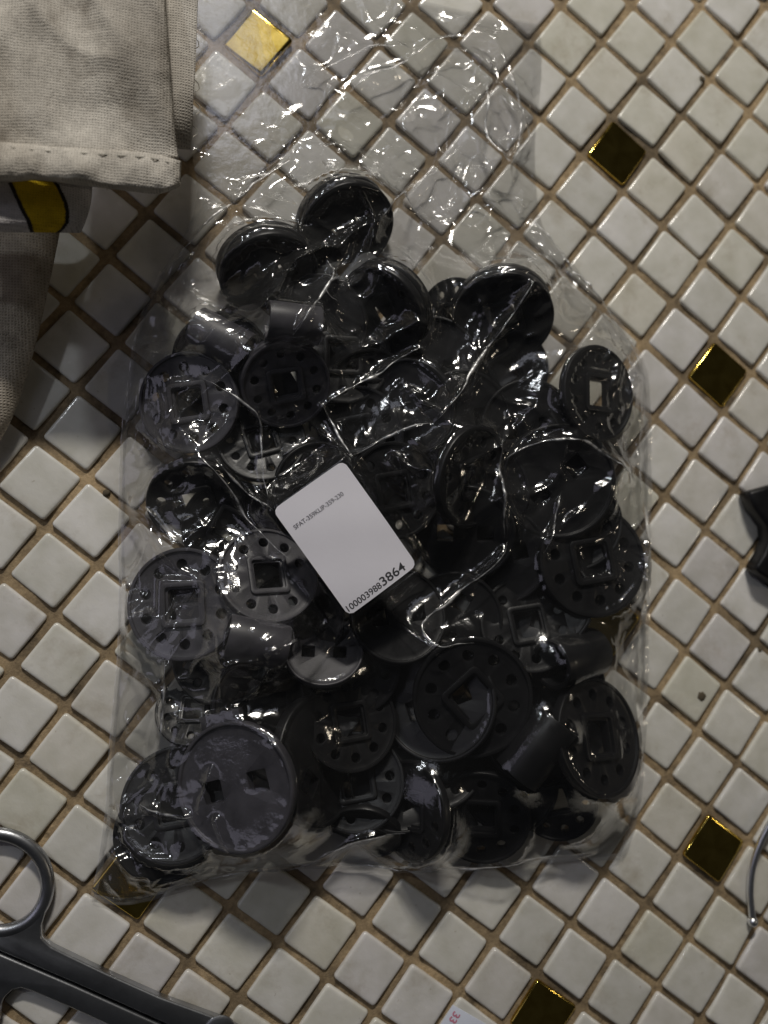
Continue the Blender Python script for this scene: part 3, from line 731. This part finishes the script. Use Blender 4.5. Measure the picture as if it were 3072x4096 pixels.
def put_text(s, size, x, y, width, mat, bold=0.0, name='printed_text'):
    m, a, b = text_mesh(s, size, bold); k = width/(b-a)
    m.transform(Matrix.Translation((x, y, 0.22*MM)) @ Matrix.Diagonal((k, 1, 1, 1)) @ Matrix.Translation((-a, 0, 0))); bend(m); m.transform(LM); m.materials.append(mat)
    return from_mesh(name, m, label)
W_, H_ = LWD, LHT
put_text('SFAT-359KLIP-359-230', 2.2*MM, -0.42*W_, 0.277*H_, 0.69*W_, M_INK2, 0.00002)
put_text('100003988', 3.2*MM, -0.47*W_, -0.472*H_, 0.48*W_, M_INK, 0.00002)
put_text('3864', 4.4*MM, 0.025*W_, -0.472*H_, 0.34*W_, M_INK, 0.00005)

# ------------------------------------------------------------------ cloth at the upper left
def px_patch(name, left, right, nu, nv, zfun, mat, parent, thick=1.2*MM):
    """sheet between two pixel polylines; zfun(u, v, x, y) height in m; given real thickness"""
    Lp = catmull(left, 12); Rp = catmull(right, 12)
    def rs(P, n):
        P = np.array(P); d = np.r_[0, np.cumsum(np.linalg.norm(np.diff(P, axis=0), axis=1))]; t = np.linspace(0, d[-1], n)
        return np.c_[np.interp(t, d, P[:, 0]), np.interp(t, d, P[:, 1])]
    A, B = rs(Lp, nv), rs(Rp, nv); V = []
    for j in range(nv):
        for i in range(nu):
            u_ = i/(nu-1); p = A[j]*(1-u_)+B[j]*u_; q = at(p[0], p[1], 0)
            z = zfun(u_, j/(nv-1), q.x, q.y); V.append(at(p[0], p[1], z))
    o = mesh_obj(name, V, grid_faces(nu, nv), mat, parent)
    s = o.modifiers.new('thickness', 'SOLIDIFY'); s.thickness = thick; s.offset = -1
    return o
n1 = lambda x, y, s, w: float(vnoise(np.array([x]), np.array([y]), s, w)[0])
canvas = empty('canvas_cloth', at(300, 300, 0))
tag(canvas, 'grey beige stained canvas cloth with a stitched hem at upper left', 'cloth')
def zp(u_, v_, x, y):
    r = max(0, (u_-0.965)/0.035)
    up_ = max(0, -x-0.155)*0.9
    return 52*MM+up_+3.0*MM*n1(x, y, 41, .035)+1.3*MM*n1(x, y, 42, .014)+1.1*MM*(1-2*abs(n1(x+y*.6, y*.5, 43, .022)))-4.5*MM*r*r-1.2*MM*max(0, (v_-0.9)/0.1)
px_patch('panel', [(-1500, -900), (-1500, 0), (-1500, 540)], [(640, -900), (655, -320), (664, 0), (686, 300), (704, 560), (716, 632)], 150, 120, zp, M_CANVAS, canvas)
def zh(u_, v_, x, y):
    r = max(0, (u_-0.978)/0.022); b = math.sin(math.pi*min(1, max(0, v_)))
    return 52.2*MM+max(0, -x-0.155)*0.9+1.6*MM*b**0.6+2.0*MM*n1(x*1.0, y*0.35, 44, .010)*b+0.7*MM*n1(x*1.0, y*0.5, 45, .004)*b+2.6*MM*n1(x, y, 41, .035)-3.5*MM*r*r-3.0*MM*max(0, (v_-0.85)/0.15)**2
def lerp_line(a, b, n): return [(a[0]+(b[0]-a[0])*t, a[1]+(b[1]-a[1])*t) for t in np.linspace(0, 1, n)]
# hem runs left to right: its two long edges are polylines, so build it transposed
def band(name, top, bot, nu, nv, zfun, mat, parent, thick):
    T = np.array(catmull(top, 12)); B = np.array(catmull(bot, 12))
    def rs(P, n):
        d = np.r_[0, np.cumsum(np.linalg.norm(np.diff(P, axis=0), axis=1))]; t = np.linspace(0, d[-1], n); return np.c_[np.interp(t, d, P[:, 0]), np.interp(t, d, P[:, 1])]
    T, B = rs(T, nu), rs(B, nu); V = []
    for j in range(nv):
        for i in range(nu):
            w_ = j/(nv-1); p = T[i]*(1-w_)+B[i]*w_; q = at(p[0], p[1], 0); V.append(at(p[0], p[1], zfun(i/(nu-1), w_, q.x, q.y)))
    o = mesh_obj(name, V, grid_faces(nu, nv), mat, parent)
    s = o.modifiers.new('thickness', 'SOLIDIFY'); s.thickness = thick; s.offset = -1
    return o
HT = [(-1500, 500), (-320, 540), (0, 566), (200, 585), (400, 597), (600, 612), (725, 645)]
HB = [(-1500, 690), (-320, 720), (0, 730), (150, 722), (330, 742), (520, 765), (640, 775), (722, 745)]
band('hem', HT, HB, 260, 26, zh, M_CANVAS, canvas, 1.6*MM)
# stitches along the hem
sp = catmull([(p[0], p[1]+20) for p in HT], 14)
for k in range(30, len(sp)-6, 5):
    a, b = sp[k], sp[k+3]
    qq = at(a[0], a[1], 0); za = zh(min(k/len(sp), 0.9), 0.14, qq.x, qq.y)+0.35*MM
    V, F = tube([at(a[0], a[1], za-.9*MM), at((a[0]+b[0])/2, (a[1]+b[1])/2, za), at(b[0], b[1], za-.9*MM)], 0.24*MM, 6)
    mesh_obj('stitch', V, F, M_THREAD, canvas)
def zf(u_, v_, x, y): return 40*MM+1.6*MM*n1(x, y, 47, .02)-1.2*MM*(2*u_-1)**2-8*MM*max(0, (v_-0.75)/0.25)**2
px_patch('side_flap', [(600, -320), (610, 0), (630, 300), (650, 480), (670, 590)], [(802, -320), (792, 0), (783, 250), (773, 420), (764, 600)], 24, 80, zf, M_CANVAS, canvas, 1.0*MM)
# frayed threads on the flap's edge
for k, (px, py) in enumerate(((784, 170), (786, 340), (790, 430), (778, 520))):
    V, F = tube([at(px-12, py-25, 38*MM), at(px+8, py-5, 37*MM), at(px+12, py+15, 36*MM), at(px-6, py+28, 37*MM)], 0.16*MM, 5); mesh_obj('loose_thread', V, F, M_THREAD, canvas)

pr = empty('printed_cloth', at(180, 830, 0))
tag(pr, 'white cotton cloth with a yellow black outlined print, under the canvas hem', 'cloth')
def zq(u_, v_, x, y): 
    r = max(0, (u_-0.8)/0.2); return 45.5*MM+0.6*MM*n1(x, y, 51, .012)-6*MM*r*r-4*MM*max(0, (v_-0.78)/0.22)**2
def px_grid(px0, px1, py0, py1): pass
pc = px_patch('cotton_panel', [(-320, 690), (-320, 850), (-300, 925)], [(372, 690), (366, 800), (345, 880), (322, 932)], 190, 70, zq, M_CLOTH_W, pr, 1.0*MM)
pc.data.materials.append(M_CLOTH_Y); pc.data.materials.append(M_CLOTH_K)
def interp(poly, y): ys = [p[1] for p in poly]; return float(np.interp(y, ys, [p[0] for p in poly]))
LL = [(20, 680), (45, 740), (88, 835), (115, 885), (128, 930)]; RL = [(190, 690), (232, 745), (262, 810), (270, 850), (268, 890), (250, 915), (225, 935)]
for f in pc.data.polygons:
    c = f.center; vv = ROT.transposed() @ (c-CAM); px = 1536+FPX*vv.x/-vv.z; py = 2048-FPX*vv.y/-vv.z
    a, b = interp(LL, py), interp(RL, py)
    if abs(px-a) < 9 or abs(px-b) < 8: f.material_index = 2
    elif a < px < b: f.material_index = 1
st = empty('cloth_strip', at(60, 1300, 0))
tag(st, 'worn dark grey brown cloth strip tapering down along the left edge', 'cloth')
def zs(u_, v_, x, y): return 20*MM+0.8*MM*n1(x, y, 55, .02)-5*MM*(max(0, (u_-.7)/.3))**2-10*MM*v_
px_patch('strip_panel', [(-300, 860), (-300, 1300), (-250, 1700), (-200, 1850)], [(250, 860), (226, 1000), (150, 1350), (62, 1640), (-10, 1780), (-60, 1850)], 40, 90, zs, M_STRIP, st, 2.5*MM)

# ------------------------------------------------------------------ scissors at the lower left
sc = empty('scissors', at(300, 3900, 0))
tag(sc, 'dark steel scissors with a finger ring at lower left corner', 'scissors')
def plate(name, px, z0, z1, mat, parent, bev=0.7*MM):
    bm = bmesh.new(); prism(bm, [tuple(at(x, y, z1))[:2] for x, y in px], z0, z1)
    bmesh.ops.recalc_face_normals(bm, faces=bm.faces)
    m = evaluated(bm, [('bevel', bev)]); m.materials.append(mat); sharp(m, 50); return from_mesh(name, m, parent, parent is not None)
up = [(-160, 3742), (-120, 3715), (0, 3728), (90, 3702), (140, 3650), (188, 3610), (178, 3660), (164, 3705), (166, 3752), (205, 3788), (420, 3892), (640, 3990), (800, 4048), (900, 4085), (1150, 4230), (1080, 4300), (654, 4092), (289, 3929), (0, 3806)]
plate('shank', up, 0.6*MM, 4.6*MM, M_STEEL, sc)
lo = [(-160, 3752), (0, 3818), (289, 3941), (654, 4105), (1080, 4313), (960, 4400), (640, 4205), (424, 4098), (278, 4031), (130, 3968), (84, 3954), (48, 3962), (16, 3992), (-8, 4050), (-60, 4000), (-160, 3900)]
plate('shank', lo, 0.6*MM, 4.4*MM, M_STEEL, sc)
def ring(cx_, cy_, rx, ry, rot):
    P = []
    for k in range(64):
        a = 2*math.pi*k/64; x = rx*math.cos(a); y = ry*math.sin(a); P.append(at(cx_+x*math.cos(rot)-y*math.sin(rot), cy_+x*math.sin(rot)+y*math.cos(rot), 2.9*MM))
    V, F = tube(P, [(2.3*MM, 2.1*MM)]*64, 14, True); mesh_obj('finger_ring', V, F, M_STEEL, sc)
ring(-12, 3530, 204, 194, 0.3); ring(-222, 4010, 204, 194, 0.5)
# pivot screw boss where the blades cross
bm = bmesh.new(); lathe(bm, [(0, 0), (5.5*MM, 0), (5.5*MM, 0.5*MM), (4.6*MM, 1.0*MM), (0, 1.2*MM)], 32)
m = bpy.data.meshes.new('pivot_boss'); bm.to_mesh(m); bm.free(); m.materials.append(M_STEEL); sharp(m, 40)
pb = from_mesh('pivot_boss', m, sc, True); pb.location = at(880, 4125, 4.5*MM)

# ------------------------------------------------------------------ wire hook, black piece, paper scrap, dirt
hk = empty('wire_hook', at(3000, 3560, 0)); tag(hk, 'bent shiny steel wire with a rounded end at the right edge', 'wire hook')
path = catmull([(3260, 3150, 9), (3150, 3215, 7), (3085, 3290, 5), (3038, 3380, 3.5), (3010, 3470, 2.4), (3001, 3560, 1.9), (3005, 3630, 1.8), (3010, 3672, 1.8)], 8)
V, F = tube([at(p[0], p[1], p[2]*MM) for p in path], 1.35*MM, 12); mesh_obj('wire', V, F, M_WIRE, hk)
bm = bmesh.new(); bmesh.ops.create_uvsphere(bm, u_segments=20, v_segments=14, radius=2.0*MM); m = bpy.data.meshes.new('ball_end'); bm.to_mesh(m); bm.free(); m.materials.append(M_WIRE); m.polygons.foreach_set('use_smooth', [True]*len(m.polygons))
be = from_mesh('ball_end', m, hk, True); be.location = at(3011, 3686, 2.0*MM)
blk = plate('black_piece', [(2996, 1966), (3080, 1942), (3300, 1880), (3380, 2420), (3120, 2345), (3042, 2295), (3024, 2268), (3058, 2215), (3080, 2160), (3074, 2105), (3020, 2030)], 0.5*MM, 9*MM, M_BLACK, None, 1.5*MM)
tag(blk, 'black plastic piece cut off by the right edge', 'plastic part')
sc2 = plate('paper_scrap', [(1812, 4020), (1930, 4088), (2060, 4160), (1990, 4300), (1650, 4280)], 0.3*MM, 0.6*MM, M_SCRAP, None, 0.05*MM)
tag(sc2, 'pale blue paper scrap with red print at the bottom edge', 'paper')
a = at(1830, 4052, 0.7*MM); b = at(1790, 4120, 0.7*MM); d1 = (b-a).normalized(); d2 = Vector((-d1.y, d1.x, 0))
m, q0, q1 = text_mesh('33', 4.2*MM, 0.0001); m.transform(Matrix.Translation((-q0, -1.5*MM, 0))); TMX = Matrix((d1, d2, Vector((0, 0, 1)))).transposed().to_4x4(); TMX.translation = a
m.transform(TMX); m.materials.append(M_RED); from_mesh('red_print', m, sc2)
def blobm(name, px, py, r, h, lab, z=0.1*MM):
    bm = bmesh.new(); bmesh.ops.create_icosphere(bm, subdivisions=2, radius=1.0); rnd = random.Random(int(px))
    for v in bm.verts: v.co = Vector((v.co.x*r*rnd.uniform(.8, 1.2), v.co.y*r*rnd.uniform(.8, 1.2), max(v.co.z, -.1)*h))
    m = bpy.data.meshes.new(name); bm.to_mesh(m); bm.free(); m.materials.append(M_DIRT); m.polygons.foreach_set('use_smooth', [True]*len(m.polygons))
    o = from_mesh(name, m); o.location = at(px, py, z); tag(o, lab, 'dirt'); return o
blobm('dirt_crumb', 2806, 2785, 1.9*MM, 0.5*MM, 'brown dirt spot on a white tile right of the bag')
blobm('dirt_crumb', 2805, 318, 1.6*MM, 1.2*MM, 'dark crumb in the grout at upper right', -0.8*MM)
blobm('dirt_crumb', 3036, 2600, 1.2*MM, 1.0*MM, 'small dark crumb in the grout near the right edge', -0.8*MM)
blobm('dirt_crumb', 425, 1972, 1.4*MM, 1.0*MM, 'dark crumb in the grout left of the bag', -0.8*MM)
